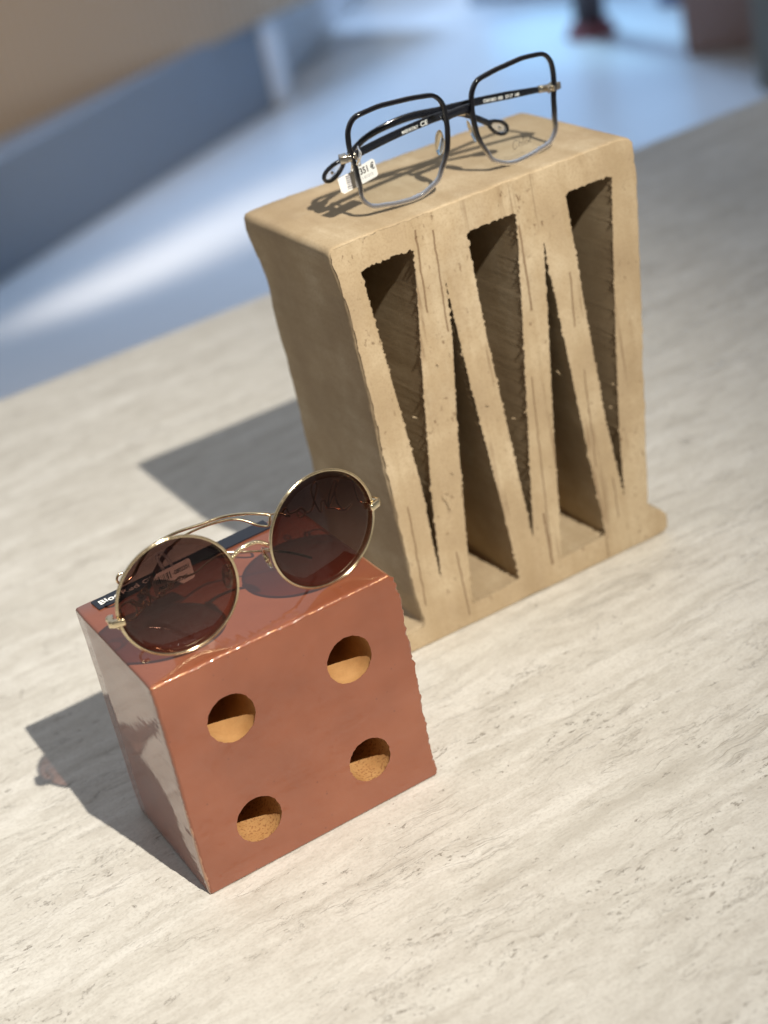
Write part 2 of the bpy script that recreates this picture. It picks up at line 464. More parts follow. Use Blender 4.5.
# ---------------------------------------------------------------- tan brick
HB = 0.2254
def build_brick():
    off = Vector((0.255, 0.145, 0))
    root = empty('hollow_brick', Matrix.Translation(off))
    tag(root, 'tall unglazed tan clay brick with five triangular cavities, carrying the clear eyeglasses', 'display block')
    out = [(.1610, .0), (.3245, .0), (.3295, .0006), (.3322, .0030), (.3330, .0070), (.3324, .0110), (.3300, .0142), (.3262, .0168), (.3236, .0190), (.3220, .0225), (.3235, .0400), (.3269, .0656), (.3328, .1109),
           (.3388, .1653), (.3425, .1965), (.3436, .2160), (.3432, .2212), (.3415, .2242), (.3385, HB), (.2800, HB+.0006), (.2200, HB+.0002), (.1735, HB), (.1703, .2247), (.1690, .2225), (.1690, .2180), (.1716, .1989), (.1722, .1833), (.1731, .1401), (.1729, .1067), (.1731, .0630),
           (.1736, .0295), (.1752, .0140), (.1735, .0128), (.1640, .0122), (.1600, .0105), (.1585, .0060), (.1590, .0015)]
    O = dense([(a-off.x, b) for a, b in out], .0016)
    h = [[(.1828, .2092), (.1884, .2108), (.1990, .2112), (.2118, .2110), (.2128, .2095), (.2103, .1900), (.2021, .1339), (.1950, .0800), (.1910, .0358), (.1902, .0345), (.1895, .0360), (.1900, .0935), (.1857, .1622)],
         [(.2262, .1895), (.2256, .1893), (.2232, .1584), (.2167, .1168), (.2088, .0498), (.2046, .0120), (.2056, .0114), (.2350, .0128), (.2357, .0150), (.2331, .0661), (.2287, .1344)],
         [(.2416, .2076), (.2440, .2090), (.2555, .2094), (.2700, .2092), (.2712, .2075), (.2685, .1848), (.2625, .1380), (.2551, .0835), (.2484, .0345), (.2477, .0332), (.2471, .0350), (.2452, .0816), (.2420, .1568)],
         [(.2838, .1905), (.2832, .1903), (.2776, .1434), (.2706, .0888), (.2664, .0486), (.2619, .0140), (.2630, .0134), (.2915, .0148), (.2925, .0165), (.2897, .0630), (.2864, .1344)],
         [(.2998, .2078), (.3020, .2094), (.3150, .2097), (.3272, .2096), (.3286, .2080), (.3233, .1708), (.3163, .1172), (.3108, .0723), (.3080, .0338), (.3074, .0328), (.3066, .0345), (.3026, .0816), (.3009, .1457)]]
    H = [dense([(a-off.x, b) for a, b in q], .0007) for q in h]
    yf = lambda x, z: .10461 - .02771*(x+off.x) - .00213*z - off.y
    def jo(x, z, li):
        if z < .001: return -.0009*max(0, fn((x, 0), 45, 11)+.15)
        return .0007*fn((x, z), 120, 1)+.0005*fn((x, z), 420, 2)
    def ji(x, z, li):
        a = fn((x, z), 620, 3+li); b = fn((x, z), 260, 13+li); c = fn((x, z), 1300, 23+li)
        g = .6 + .9*max(0, min(1, 1.6*fn((x, z), 75, 3)+.5))
        return -min(.0010, g*(.0007*max(0, a)*2.0 + .0004*max(0, c)) + .0003*max(0, b)) - .0001
    D = .0945
    ro = [(0, .0008, 1.1), (.0004, .0002, 1.0), (.0012, 0, .7), (.004, 0, .4)] + [(.004+k*.0066, 0, .25) for k in range(1, 13)] + [(.0925, .0, .3), (.0937, .0004, .5), (D, .0012, .5)]
    ri = [(0, 0, 1.2), (.0006, 0, 1.0), (.0014, 0, .45), (.003, 0, .2), (.008, 0, .06), (.03, 0, .03), (.06, 0, .03), (D-.006, 0, .03)]
    def so(x, z, y):
        xx = x+off.x; e = max(0, min(1, (z-.016)/.02))
        e2 = max(0, min(1, (z-.018)/.01))*max(0, min(1, (.222-z)/.01))
        dx = .0006*fn((0, z, y), 22, 3)*e2 + .0004*fn((0, z, y), 80, 5)*e2
        if xx < .2:
            f = y/D
            dx += e2*f**3*(.0011*math.exp(-((z-.186)/.010)**2) - .0007*math.exp(-((z-.216)/.012)**2) + .0006*math.exp(-((z-.12)/.02)**2))
        return (dx, (.0004*fn((x, y, 0), 35, 6)) if z > .2 else 0)
    me = extrude_profile('brick_body', O, H, D, yf, jo, ji, ro, ri, side_off=so, back_shift=(.0004, 0))
    obj('brick_body', me, [M_TANF, M_TAN, M_TAN], root)
    # curled clay burrs on the cut edges
    burrs = [(.2079, .0905), (.2262, .150), (.2345, .118), (.2710, .098), (.3100, .100), (.2120, .150), (.2555, .105), (.3065, .088), (.1990, .058), (.2480, .105), (.2785, .120), (.1935, .128)]
    for i, (x, z) in enumerate(burrs):
        p = Vector((x-off.x, yf(x-off.x, z)-.0002, z))
        L = random.uniform(.0012, .0028)
        a = random.uniform(-1.2, 1.2)
        P = [p, p+Vector((math.cos(a)*L*.5, -.0006, math.sin(a)*L*.5)), p+Vector((math.cos(a)*L, -.0007, math.sin(a)*L-.0004))]
        obj('clay_burr', mesh('clay_burr', *sweep(catmull(P, 3), lambda f: .00045*(1-f*.8), seg=6), True), M_TAN, root)
    c = Vector((.2035-off.x, 0, .077)); P = []
    for k in range(15):
        a = k/14*5.3+1.0; r = .0030+.0012*math.sin(3*a)
        P.append(Vector((c.x+r*math.cos(a)*.8, yf(c.x, c.z)-.0006-.0006*math.sin(2*a), c.z+r*1.5*math.sin(a))))
    obj('clay_curl', mesh('clay_curl', *sweep(catmull(P, 3), .00022, seg=6), True), M_TAN, root)
build_brick()

# ---------------------------------------------------------------- text
def text_me(txt, size, bold=0.0, shear=0.0, spacing=1.0, ext=.00004, mirror=False, width=None):
    cu = bpy.data.curves.new('t', 'FONT'); cu.body = txt; cu.size = size; cu.offset = bold; cu.shear = shear
    cu.space_character = spacing; cu.extrude = ext; cu.align_x = 'LEFT'; cu.resolution_u = 4
    o = bpy.data.objects.new('t', cu); COL.objects.link(o)
    bpy.context.view_layer.update()
    dg = bpy.context.evaluated_depsgraph_get()
    me = bpy.data.meshes.new_from_object(o.evaluated_get(dg))
    bpy.data.objects.remove(o); bpy.data.curves.remove(cu)
    xs = [v.co.x for v in me.vertices]; x0, x1 = min(xs), max(xs)
    k = width/(x1-x0) if width else 1
    for v in me.vertices:
        v.co.x = (v.co.x-x0)*k
        if mirror: v.co.x = (x1-x0)*k-v.co.x
    if mirror: me.flip_normals()
    me.materials.clear()
    return me

def place_text(name, me, mat, parent, origin, ex, ey):
    """baseline start at origin, ex = reading direction, ey = up of the letters"""
    ex = Vector(ex).normalized(); ey = Vector(ey); ey = (ey-ex*ey.dot(ex)).normalized(); ez = ex.cross(ey)
    M = Matrix((ex, ey, ez)).transposed().to_4x4(); M.translation = Vector(origin)
    me.transform(M)
    return obj(name, me, mat, parent)

# label strip lying on the cube
def build_strip():
    c = Vector((.0548, .0842, HC+.0001))
    a = math.atan2(.0039, .0900)
    root = empty('label_strip', Matrix.Translation(c) @ Matrix.Rotation(a, 4, 'Z'))
    tag(root, 'thin black label strip with white lettering lying along the back of the red-brown cube', 'label')
    V, F = boxvf((0, 0, .0003), (.0460, .0047, .0004), bev=.0001)
    obj('strip_body', mesh('strip_body', V, F), M_STRIP, root)
    z = .00085
    place_text('lettering', text_me('Bloc', .0056, .00014, width=.0098), M_WHITE, root, (-.0438, -.0023, z), (1, 0, 0), (0, 1, 0))
    place_text('lettering', text_me('Red Gloss', .0055, .0, width=.0235), M_WHITE, root, (-.0322, -.0023, z), (1, 0, 0), (0, 1, 0))
build_strip()

# ---------------------------------------------------------------- eyewear frames
mm = .001
def frame_root(name, c, ax, up, bk):
    M = Matrix((Vector(ax), Vector(bk), Vector(up))).transposed().to_4x4()   # local x across, y back, z up
    M.translation = Vector(c)
    return empty(name, M)

def P3(L): return [Vector((x*mm, b*mm, z*mm)) for x, z, b in L]   # (x, up, back) in mm

def lens_me(name, outline, wrap, cx, th=.0010, bulge=.0016, rings=7):
    """closed thin shell, front face bulging towards -y; outline = list of (u, v) about the lens centre"""
    n = len(outline); V = []; F = []
    rmax = max(math.hypot(u, v) for u, v in outline)
    def pt(u, v, y):
        c, s = math.cos(wrap), math.sin(wrap)
        return Vector((cx + u*c - y*s, u*s + y*c, v))
    for side in (0, 1):
        for r in range(rings):
            f = (r+1)/rings
            for (u, v) in outline:
                uu, vv = u*f, v*f
                y = -bulge*(1-(uu*uu+vv*vv)/rmax**2) + (th if side else 0)
                V.append(pt(uu, vv, y))
    c0 = len(V); V.append(pt(0, 0, -bulge)); c1 = len(V); V.append(pt(0, 0, -bulge+th))
    for side in (0, 1):
        b = side*rings*n; c = c1 if side else c0
        for i in range(n):
            j = (i+1) % n
            F.append((c, b+i, b+j) if not side else (c, b+j, b+i))
            for r in range(rings-1):
                q = (b+r*n+i, b+(r+1)*n+i, b+(r+1)*n+j, b+r*n+j)
                F.append(q if not side else q[::-1])
    for i in range(n):
        j = (i+1) % n; a = (rings-1)*n; d = 2*rings*n - n
        F.append((a+i, d+i, d+j, a+j))
    me = mesh(name, V, F, True)
    bm = bmesh.new(); bm.from_mesh(me); bmesh.ops.recalc_face_normals(bm, faces=bm.faces[:]); bm.to_mesh(me); bm.free()
    return me

def rim_path(outline, wrap, cx, y=0.0):
    c, s = math.cos(wrap), math.sin(wrap)
    return [Vector((cx+u*c-y*s, u*s+y*c, v)) for u, v in outline]

def build_sunglasses():
    root = frame_root('sunglasses', (0.06189, 0.01069, 0.14123), (0.99952, 0.02772, -0.014), (0.01437, -0.01321, 0.99981), (-0.02752, 0.99953, 0.01361))
    tag(root, 'round gold wire sunglasses with brown gradient lenses, folded on the glossy red-brown cube', 'sunglasses')
    r = .0266; n = 96
    circ = [(r*math.cos(2*math.pi*k/n), r*math.sin(2*math.pi*k/n)) for k in range(n)]
    li = [(u*.985, v*.985) for u, v in circ]
    for s in (-1, 1):
        w = s*.0845; cx = s*.0354
        V, F = sweep(rim_path(circ, w, cx), .00050, .00080, up=Vector((0, 1, 0)), closed=True, seg=10, power=3)
        rim = obj('rim', mesh('rim', V, F, True), M_GOLD, root)
        V, F = sweep(rim_path([(u*1.022, v*1.022) for u, v in circ], w, cx, -.0005), .00022, closed=True, seg=6)
        obj('wire', mesh('wire', V, F, True), M_GOLD, rim)
        me = lens_me('lens', li, w, cx)
        obj('lens', me, M_SUN, root)
        # hinge block on the outer side
        hx = -.0632 if s < 0 else .0630
        hz = -.0006
        Rz = Matrix.Rotation(s*.35, 3, 'Z')
        vf = join(boxvf((hx+s*-.0004, .0010, hz), (.0030, .0012, .0017), Rz, .0007), boxvf((hx+s*.0014, .0045, hz), (.0013, .0030, .0017), Rz, .0006),
                  ballvf((hx-s*.0012, .0020-.0004, hz), .0007, (1, .5, 1)), ballvf((hx+s*.0016, .0068, hz), .0012, (1, 1, 1.3)))
        obj('hinge', mesh('hinge', *vf, True), M_GOLD, root)
        # nose pad with its arm
        pc = Vector((s*.0098, .0065, -.0055))
        Rp = Matrix.Rotation(-s*.45, 3, 'Z') @ Matrix.Rotation(s*-.22, 3, 'Y')
        V, F = ballvf((0, 0, 0), .001, (1.1, 3.0, 5.6), 14)
        V = [pc + Rp @ v for v in V]
        pad = obj('nose_pad', mesh('nose_pad', V, F, True), M_PAD, root)
        arm = catmull(P3([(s*9.4, 1.5, .6), (s*8.2, .8, 3.2), (s*8.8, -2.5, 5.4), (s*9.9, -5.0, 6.0)]), 5)
        vf = join(sweep(arm, .0004, seg=6), ballvf(pc-Vector((s*.0004, 0, 0)), .0012, (.5, 1, 1.6)))
        obj('pad_arm', mesh('pad_arm', *vf, True), M_GOLD, pad)
    br = catmull(P3([(-9.0, 4.2, .3), (-7.4, 6.0, -.2), (-4.6, 7.9, -.7), (0, 8.6, -.9), (4.2, 7.9, -.7), (7.2, 5.8, -.2), (8.8, 4.0, .3)]), 8)
    vf = sweep(br, .0010, .0008, seg=10)
    for k in range(0, len(br), 3): vf = join(vf, ballvf(br[k]+Vector((0, -.0005, .0003)), .0006, seg=8))
    obj('bridge', mesh('bridge', *vf, True), M_GOLD, root)
    # right temple: script-shaped wire, a split wire behind, then a curled brown tip
    scr = [(64.3, -3.8, 5.0), (62.1, -1.4, 6.7), (59.2, 0.6, 8.8), (59.1, 10.3, 10.3), (57.3, 12.5, 11.7), (54.0, 11.3, 13.7), (51.7, 6.0, 14.4), (51.5, 0.3, 13.7), (53.5, -2.6, 12.0), (56.7, -0.3, 10.3), (53.4, -3.0, 12.0), (49.6, -1.3, 14.6), (47.6, -0.4, 16.1), (49.9, 6.4, 15.6), (52.6, 11.6, 14.6), (53.2, 9.5, 13.9), (50.0, 3.5, 15.1), (47.5, -0.9, 16.1), (46.9, 3.1, 17.0), (45.4, 2.0, 17.7), (44.5, -2.2, 17.7), (43.4, 1.4, 18.9), (43.2, 8.7, 20.1), (45.1, 12.1, 19.4), (45.8, 10.1, 18.7), (43.2, 3.9, 19.4), (41.5, -0.1, 19.9), (39.3, -1.6, 21.1), (38.2, 0.5, 22.1), (36.8, 0.8, 23.0), (35.5, -1.4, 23.5), (36.6, -3.0, 22.5), (38.5, -1.5, 21.6), (37.6, 1.1, 22.5), (35.0, -0.3, 24.0), (32.7, -0.3, 25.4), (32.2, 2.2, 26.2), (30.7, 1.1, 26.9), (30.9, -1.4, 26.4), (32.7, -1.8, 25.2), (29.0, 0.4, 27.8), (25.6, 0.4, 30.0)]
    scr = [(x, z + (0 if x > 60 else 0), b) for x, z, b in scr]
    t1 = obj('temple', mesh('temple', *sweep(catmull(P3(scr), 5), .00048, seg=8), True), M_GOLD, root)
    w1 = [(25.6, 0.4, 30.0), (19.0, 2.4, 34.0), (12.6, 3.2, 38.0), (6.0, 2.9, 42.0), (-1.3, 2.4, 44.0), (-11.0, 2.0, 47.0), (-17.9, 0.8, 49.0), (-25.4, -1.3, 50.0), (-31.6, -5.7, 50.0), (-35.7, -9.9, 50.0), (-41.5, -11.6, 49.0), (-44.2, -9.6, 49.0), (-43.4, -6.9, 49.0), (-40.6, -6.4, 49.0)]
    w2 = [(25.6, 0.4, 30.0), (23.9, -4.3, 30.0), (21.8, -4.2, 31.0), (19.6, -3.4, 33.0), (14.8, -0.2, 37.0), (9.1, 1.3, 40.0), (-0.2, 0.8, 44.0), (-8.2, -0.8, 47.0), (-14.3, -3.0, 48.0), (-18.6, -5.6, 49.0)]
    vf = join(sweep(catmull(P3(w1), 5), lambda f: .00075 if f < .7 else .0006, seg=8), sweep(catmull(P3(w2), 5), .0006, seg=8))
    obj('temple_wire', mesh('temple_wire', *vf, True), M_GOLD, t1)
    tip = P3([(-16.0, -4.3, 48.4), (-18.6, -5.6, 49.0), (-23.6, -11.0, 50.0), (-28.6, -16.5, 50.0), (-32.9, -19.6, 50.0), (-36.5, -21.8, 50.0)])
    obj('temple_tip', mesh('temple_tip', *sweep(catmull(tip, 5), lambda f: .0009+.0009*f, .0008, seg=10), True), M_BROWN, t1)
    # left temple, folded closer behind the lenses
    L0 = scr
    scr2 = [(-x + .4, z*.55-5.2, 4 + (b-5)*.72) for x, z, b in L0]
    t2 = obj('temple', mesh('temple', *sweep(catmull(P3([(-64.1, -1.3, 5.0)]+scr2[1:]), 5), .00048, seg=8), True), M_GOLD, root)
    e = scr2[-1]
    w3 = [e, (-18, -7.0, 23.2), (-10, -5.8, 25), (-2.4, -5.4, 26.0), (4.9, -7.0, 24.0), (13.2, -9.8, 22.0), (22.0, -13.2, 20.4)]
    obj('temple_wire', mesh('temple_wire', *sweep(catmull(P3(w3), 6), .0005, seg=8), True), M_GOLD, t2)
    tip = P3([(21.5, -13.0, 20.4), (26, -15.5, 20), (31.0, -19.0, 20.0), (36.0, -23.0, 20.0)])
    obj('temple_tip', mesh('temple_tip', *sweep(catmull(tip, 6), lambda f: .0006, .0006, seg=10), True), M_BROWN, t2)
    return root
SG = build_sunglasses()

def bars(x0, x1, z0, z1, y, n, seed):
    rr = random.Random(seed); V, F = [], []
    x = x0
    while x < x1:
        w = rr.choice([.00022, .00022, .0004, .0006]); 
        V, F = join((V, F), boxvf((x+w/2, y, (z0+z1)/2), (w/2, .00003, (z1-z0)/2)))
        x += w + rr.choice([.0003, .0004, .0006])
    return V, F

def tag_plate(pts, th, mat, parent, name):
    """flat card from an (x, z) outline, thickness along y"""
    n = len(pts); V = [Vector((x, 0, z)) for x, z in pts]+[Vector((x, th, z)) for x, z in pts]
    F = [tuple(range(n)), tuple(range(2*n-1, n-1, -1))]+[(i, i+n, (i+1) % n+n, (i+1) % n) for i in range(n)]
    me = mesh(name, V, F)
    bm = bmesh.new(); bm.from_mesh(me); bmesh.ops.recalc_face_normals(bm, faces=bm.faces[:]); bm.to_mesh(me); bm.free()
    return obj(name, me, mat, parent)

# price tag hanging on the sunglasses: local x across, y back, z up in a frame rolled with the tag
def build_sun_tag():
    M = SG.matrix_world @ Matrix.Translation((-.0253, .030, -.0085)) @ Matrix.Rotation(-R(3), 4, 'Y')
    root = empty('price_tag', M)
    tag(root, 'small white barcode tag hanging behind the left brown lens of the gold sunglasses', 'price tag')
    card = tag_plate([(-.0100, -.0040), (-.0094, -.0052), (.0085, -.0048), (.0095, -.0040), (.0097, .0045), (.0090, .0053), (-.0068, .0053), (-.0100, .0020)], .0003, M_TAGP, root, 'card')
    V, F = bars(-.0080, -.0008, .0004, .0038, -.00004, 0, 3)
    obj('barcode', mesh('barcode', V, F), M_INK, card)
    place_text('printed_number', text_me('-0802201', .0028, .00006, width=.0080), M_INK, card, (.0004, -.00006, .0012), (1, 0, 0), (0, 0, 1))
    place_text('printed_number', text_me('790-KD050-07A2E', .0026, .00006, width=.0145), M_INK, card, (-.0080, -.00006, -.0030), (1, 0, 0), (0, 0, 1))
    vf = sweep(catmull([Vector(p) for p in [(-.0030, .0001, .0050), (-.0028, .003, .0080), (-.0022, .006, .0098), (.0000, .0065, .0100), (.0012, .003, .0080), (.0012, .0001, .0050)]], 6), .0008, .0002, seg=8)
    obj('tag_loop', mesh('tag_loop', *vf, True), M_LOOP, root)
build_sun_tag()

# ---------------------------------------------------------------- square eyeglasses
SHP = [(25.9, 0.0), (26.9, 5.7), (27.3, 12.1), (26.3, 18.9), (22.3, 23.8), (14.9, 25.3), (8.4, 25.9), (2.7, 25.7), (-2.7, 25.4), (-8.2, 25.1), (-14.2, 24.4), (-21.0, 23.0), (-25.0, 18.2), (-26.0, 11.7), (-26.2, 5.6), (-25.6, 0.0), (-24.6, -5.2), (-22.7, -10.1), (-20.1, -14.8), (-17.4, -19.5), (-12.9, -22.3), (-8.0, -24.5), (-2.7, -25.4), (2.7, -25.3), (8.0, -24.9), (13.8, -23.9), (20.6, -22.4), (24.9, -17.4), (25.1, -11.2), (25.6, -5.4)]
def build_eyeglasses():
    root = frame_root('eyeglasses', (0.25763, 0.1141, 0.25141), (0.99981, -0.00949, -0.01717), (0.01654, -0.06322, 0.99786), (0.01056, 0.99795, 0.06305))
    tag(root, 'large square eyeglasses fading from black to clear, folded on the tall tan brick', 'eyeglasses')
    base = [(p.x, p.y) for p in catmull([Vector((u*mm*.960, v*mm*.960, 0)) for u, v in SHP], 4, True)]
    for s in (-1, 1):
        o2 = [(s*u, v) for u, v in base]
        if s < 0: o2 = o2[::-1]
        w = s*.0868; cx = s*.03245
        path = rim_path(o2, w, cx)
        V, F = sweep(path, .00118, .00135, closed=True, seg=12, power=3)
        obj('rim', mesh('rim', V, F, True), M_ACE, root)
        obj('lens', lens_me('lens', [(u*.985, v*.985) for u, v in o2], w, cx, bulge=.0012), M_CLEAR, root)
        # hinge end piece
        hx = -.0592 if s < 0 else .0572; hz = .0048
        Rz = Matrix.Rotation(s*.3, 3, 'Z')
        vf = join(boxvf((hx-s*.0010, -.0009+.003, hz), (.0024, .0006, .0017), Rz, .0003), boxvf((hx+s*.0026, .0040, hz+.0001), (.0019, .0026, .0018), Rz, .0005),
                  boxvf((hx+s*.0002, .0032, hz), (.0012, .0024, .0014), Rz, .0003), ballvf((hx-s*.0018, .0012, hz), .0006, (1, .6, 1)))
        obj('hinge', mesh('hinge', *vf, True), M_SILVER, root)
        pc = Vector((s*.0093, .0042, -.0035))
        Rp = Matrix.Rotation(-s*.5, 3, 'Z') @ Matrix.Rotation(s*-.25, 3, 'Y')
        V, F = ballvf((0, 0, 0), .001, (1.1, 2.6, 6.2), 14)
        obj('nose_pad', mesh('nose_pad', [pc+Rp @ v for v in V], F, True), M_PAD, root)
    br = catmull(P3([(-8.0, 8.2, .5), (-5.2, 9.6, .2), (0, 10.1, -.2), (5.2, 9.9, .2), (8.0, 8.8, .5)]), 6)
    b = obj('bridge', mesh('bridge', *sweep(br, lambda f: .0021+.0009*abs(2*f-1)**2, .0013, seg=12, power=2.6), True), M_BLACK, root)
    br = catmull(P3([(-6.2, 7.6, 1.6), (-3, 8.0, 2.0), (1, 8.1, 2.1), (5.8, 7.3, 1.6)]), 5)
    obj('bridge_plate', mesh('bridge_plate', *sweep(br, .0011, .0005, seg=8), True), M_SILVER, b)
    # temples: (x, up, back) mm
    def temple(pts, tipdir, name='temple'):
        P = catmull(P3(pts), 6)
        n = len(P)
        wid = lambda f: .0013+.0008*min(1, f*6) if f < .55 else .0021-.0005*math.sin(min(1, (f-.55)/.25)*math.pi/2)
        V, F = sweep(P, wid, .0009, up=Vector((0, 1, 0)), seg=12, power=3)
        t = obj(name, mesh(name, V, F, True), M_BLACK, root)
        # drop-shaped open tip: a loop ring round a clear inset
        e = P[-1]; d = (P[-1]-P[-4]).normalized(); q = Vector((-d.z, 0, d.x)).normalized()
        loop = []
        for k in range(28):
            a = 2*math.pi*k/28
            r = .0036*(1-.42*(math.cos(a)*.5+.5))
            loop.append(e + d*(.0046 - .0064*math.cos(a)) + q*r*math.sin(a)*1.0)
        o = obj('tip_ring', mesh('tip_ring', *sweep(loop, .00095, .0010, closed=True, seg=10, power=3), True), M_BLACK, t)
        lp = [(p-q*0) for p in loop]
        V = [p + Vector((0, -.0003, 0)) for p in lp]+[p+Vector((0, .0003, 0)) for p in lp]; m = len(lp)
        F = [tuple(range(m)), tuple(range(2*m-1, m-1, -1))]
        obj('inset', mesh('inset', V, F), M_LOOP, o)
        obj('pin', mesh('pin', *ballvf(e+d*.0060, .0008, (1, 1.2, 1)), True), M_SILVER, o)
        return t
    tR = temple([(56.4, 4.5, 5.0), (41.1, 6.0, 7.0), (19.7, 7.7, 10.0), (-1.6, 8.6, 13.0), (-16.8, 9.4, 16.0), (-30.0, 8.0, 18.0), (-40.7, 4.9, 20.0), (-48.4, 0.2, 21.0), (-54.9, -4.0, 22.0)], -1)
    tL = temple([(-56.6, 3.4, 5.0), (-50.9, 4.9, 5.2), (-28.2, 6.9, 7.0), (-4.2, 7.4, 9.0), (6.5, 5.5, 10.0), (15.3, 0.6, 11.0), (25.5, -6.3, 12.0)], 1)
    for t, x0, x1, y0 in ((tR, 41.1, 19.7, 6.0), (tL, -28.2, -12, 6.9)): pass
    # metal sleeves next to the hinges
    for t, A, B in ((tR, (57.0, 4.6, 4.6), (51.0, 5.2, 5.5)), (tL, (-58.2, 3.2, 4.4), (-55.0, 4.1, 4.8))):
        obj('sleeve', mesh('sleeve', *sweep(catmull(P3([A, B]), 3), .0019, .0011, seg=12, power=3), True), M_SILVER, t)
    def on(tm, A, B, txt, size, width, f0, lift=.00105):
        a, c = P3([A])[0], P3([B])[0]
        d = (c-a).normalized(); o = a.lerp(c, f0) + Vector((0, -lift, -.0009))
        place_text('printed_text', text_me(txt, size, .00004, width=width), M_WHITE, tm, o, d, (0, 0, 1))
    on(tL, (-28.2, 6.9, 7.0), (-4.2, 7.4, 9.0), 'MADE IN ITALY', .0022, .0095, .02)
    on(tL, (-28.2, 6.9, 7.0), (-4.2, 7.4, 9.0), 'CE', .0032, .0042, .48)
    on(tR, (19.7, 7.7, 10.0), (41.1, 6.0, 7.0), 'CH0136O  002', .0022, .0105, .05)
    on(tR, (19.7, 7.7, 10.0), (41.1, 6.0, 7.0), '57-17  140', .0022, .0075, .60)
    # maker's name printed on the demo lens, drawn as thin strokes
    def st(L): return [(x*.92, z*.92) for x, z in L]
    strokes = [[(3.0, 3.0), (2.5, 4.0), (1.5, 4.1), (.5, 3.1), (.1, 1.7), (.5, .4), (1.5, 0), (2.7, .7)],
               [(4.0, 4.3), (3.9, 2), (3.8, 0)], [(3.8, 1.6), (4.7, 2.3), (5.3, 1.8), (5.2, 0)],
               [(6.5, 4.3), (6.4, 2), (6.4, 0)],
               [(8.4, 2.2), (7.6, 1.8), (7.4, .8), (8.0, 0), (8.9, .3), (9.1, 1.4), (8.4, 2.2)],
               [(9.9, 1.1), (11.2, 1.3), (11.1, 2.1), (10.4, 2.2), (9.8, 1.2), (10.1, .2), (11.2, .2)], [(10.8, 2.9), (11.5, 3.7)]]
    V, F = [], []
    for L in strokes:
        P = [Vector(((30.0+x*1.0)*mm, .0016, (-18.6+z*1.0)*mm+x*.00006)) for x, z in L]
        V, F = join((V, F), sweep(catmull(P, 4), .00012, .00003, seg=6))
    obj('printed_name', mesh('printed_name', V, F), M_INK, root)
    return root
EG = build_eyeglasses()

def build_eye_tag():
    M = EG.matrix_world @ Matrix.Translation((-.0548, .0068, -.0070)) @ Matrix.Rotation(-R(2), 4, 'Y')
    root = empty('price_tag', M)
    tag(root, 'white folded price tag reading 351 euro at the left hinge of the square eyeglasses', 'price tag')
    card = tag_plate([(-.0098, -.0045), (-.0082, -.0058), (-.0010, -.0048), (.0102, -.0034), (.0112, -.0026), (.0106, .0048), (.0095, .0058), (.0004, .0040), (-.0104, .0022)], .0003, M_TAGP, root, 'card')
    V, F = [], []
    for i in range(7):
        V, F = join((V, F), boxvf((-.0052+.0004, -.00006, -.0042+i*.00105), (.0013, .00003, random.choice([.0002, .00035, .0004]))))
    obj('barcode', mesh('barcode', V, F), M_GREYINK, card)
    place_text('price', text_me('351 \u20ac', .0046, .00010, width=.0082), M_INK, card, (.0020, -.00006, .0002), (1, 0, .10), (0, 0, 1))
    place_text('printed_number', text_me('1-01213', .0020, .0, width=.0060), M_GREYINK, card, (.0026, -.00006, -.0024), (1, 0, .10), (0, 0, 1))
    vf = join(sweep(catmull([Vector(p) for p in [(-.0005, -.0002, .0035), (-.0018, -.0080, .0100), (-.0005, -.0095, .0145), (.0012, -.0040, .0155), (.0030, .0002, .0120), (.0025, .0001, .0045)]], 6), .0009, .0002, seg=8),
              sweep(catmull([Vector(p) for p in [(-.0028, -.0001, .0030), (-.0034, -.0050, .0085), (-.0030, -.0040, .0140), (-.001, .0010, .0150)]], 6), .0009, .0002, seg=8))
    obj('tag_loop', mesh('tag_loop', *vf, True), M_LOOP, root)
build_eye_tag()

# ---------------------------------------------------------------- the shop behind
ZF = -.75
def slab(name, P, z0, z1, mat, parent=None):
    n = len(P)
    V = [Vector((x, y, z0)) for x, y in P]+[Vector((x, y, z1)) for x, y in P]
    F = [tuple(range(n)), tuple(range(2*n-1, n-1, -1))]+[(i, i+n, (i+1) % n+n, (i+1) % n) for i in range(n)]
    me = mesh(name, V, F)
    bm = bmesh.new(); bm.from_mesh(me); bmesh.ops.recalc_face_normals(bm, faces=bm.faces[:])
    bmesh.ops.bevel(bm, geom=bm.edges[:], offset=.004, segments=1, affect='EDGES')
    bm.to_mesh(me); bm.free()
    return obj(name, me, mat, parent)

def m_floor():
    t = NT('polished_floor')
    t.set(Base_Color=t.ramp(t.noise(2.2, 4), [(.3, (.60, .60, .60)), (.7, (.66, .66, .66))]), Roughness=.30)
    return t.m
def m_ribbed():
    t = NT('ribbed_beige_panel')
    n = t.N.new('ShaderNodeTexWave'); n.bands_direction = 'X'; n.inputs['Scale'].default_value = 11
    t.L.new(t.tc, n.inputs['Vector'])
    t.set(Base_Color=t.mix(n.outputs['Fac'], (.42, .33, .24), (.53, .42, .31)), Roughness=.8, Normal=t.bump(n.outputs['Fac'], .5, .01))
    return t.m

fl = slab('floor', [(-6, -4), (9, -4), (9, 12), (-6, 12)], ZF-.05, ZF, m_floor()); tag(fl, 'pale polished blue-grey floor', 'floor', kind='structure')

def unit(a, b):
    d = Vector((b[0]-a[0], b[1]-a[1])); d.normalize(); return d
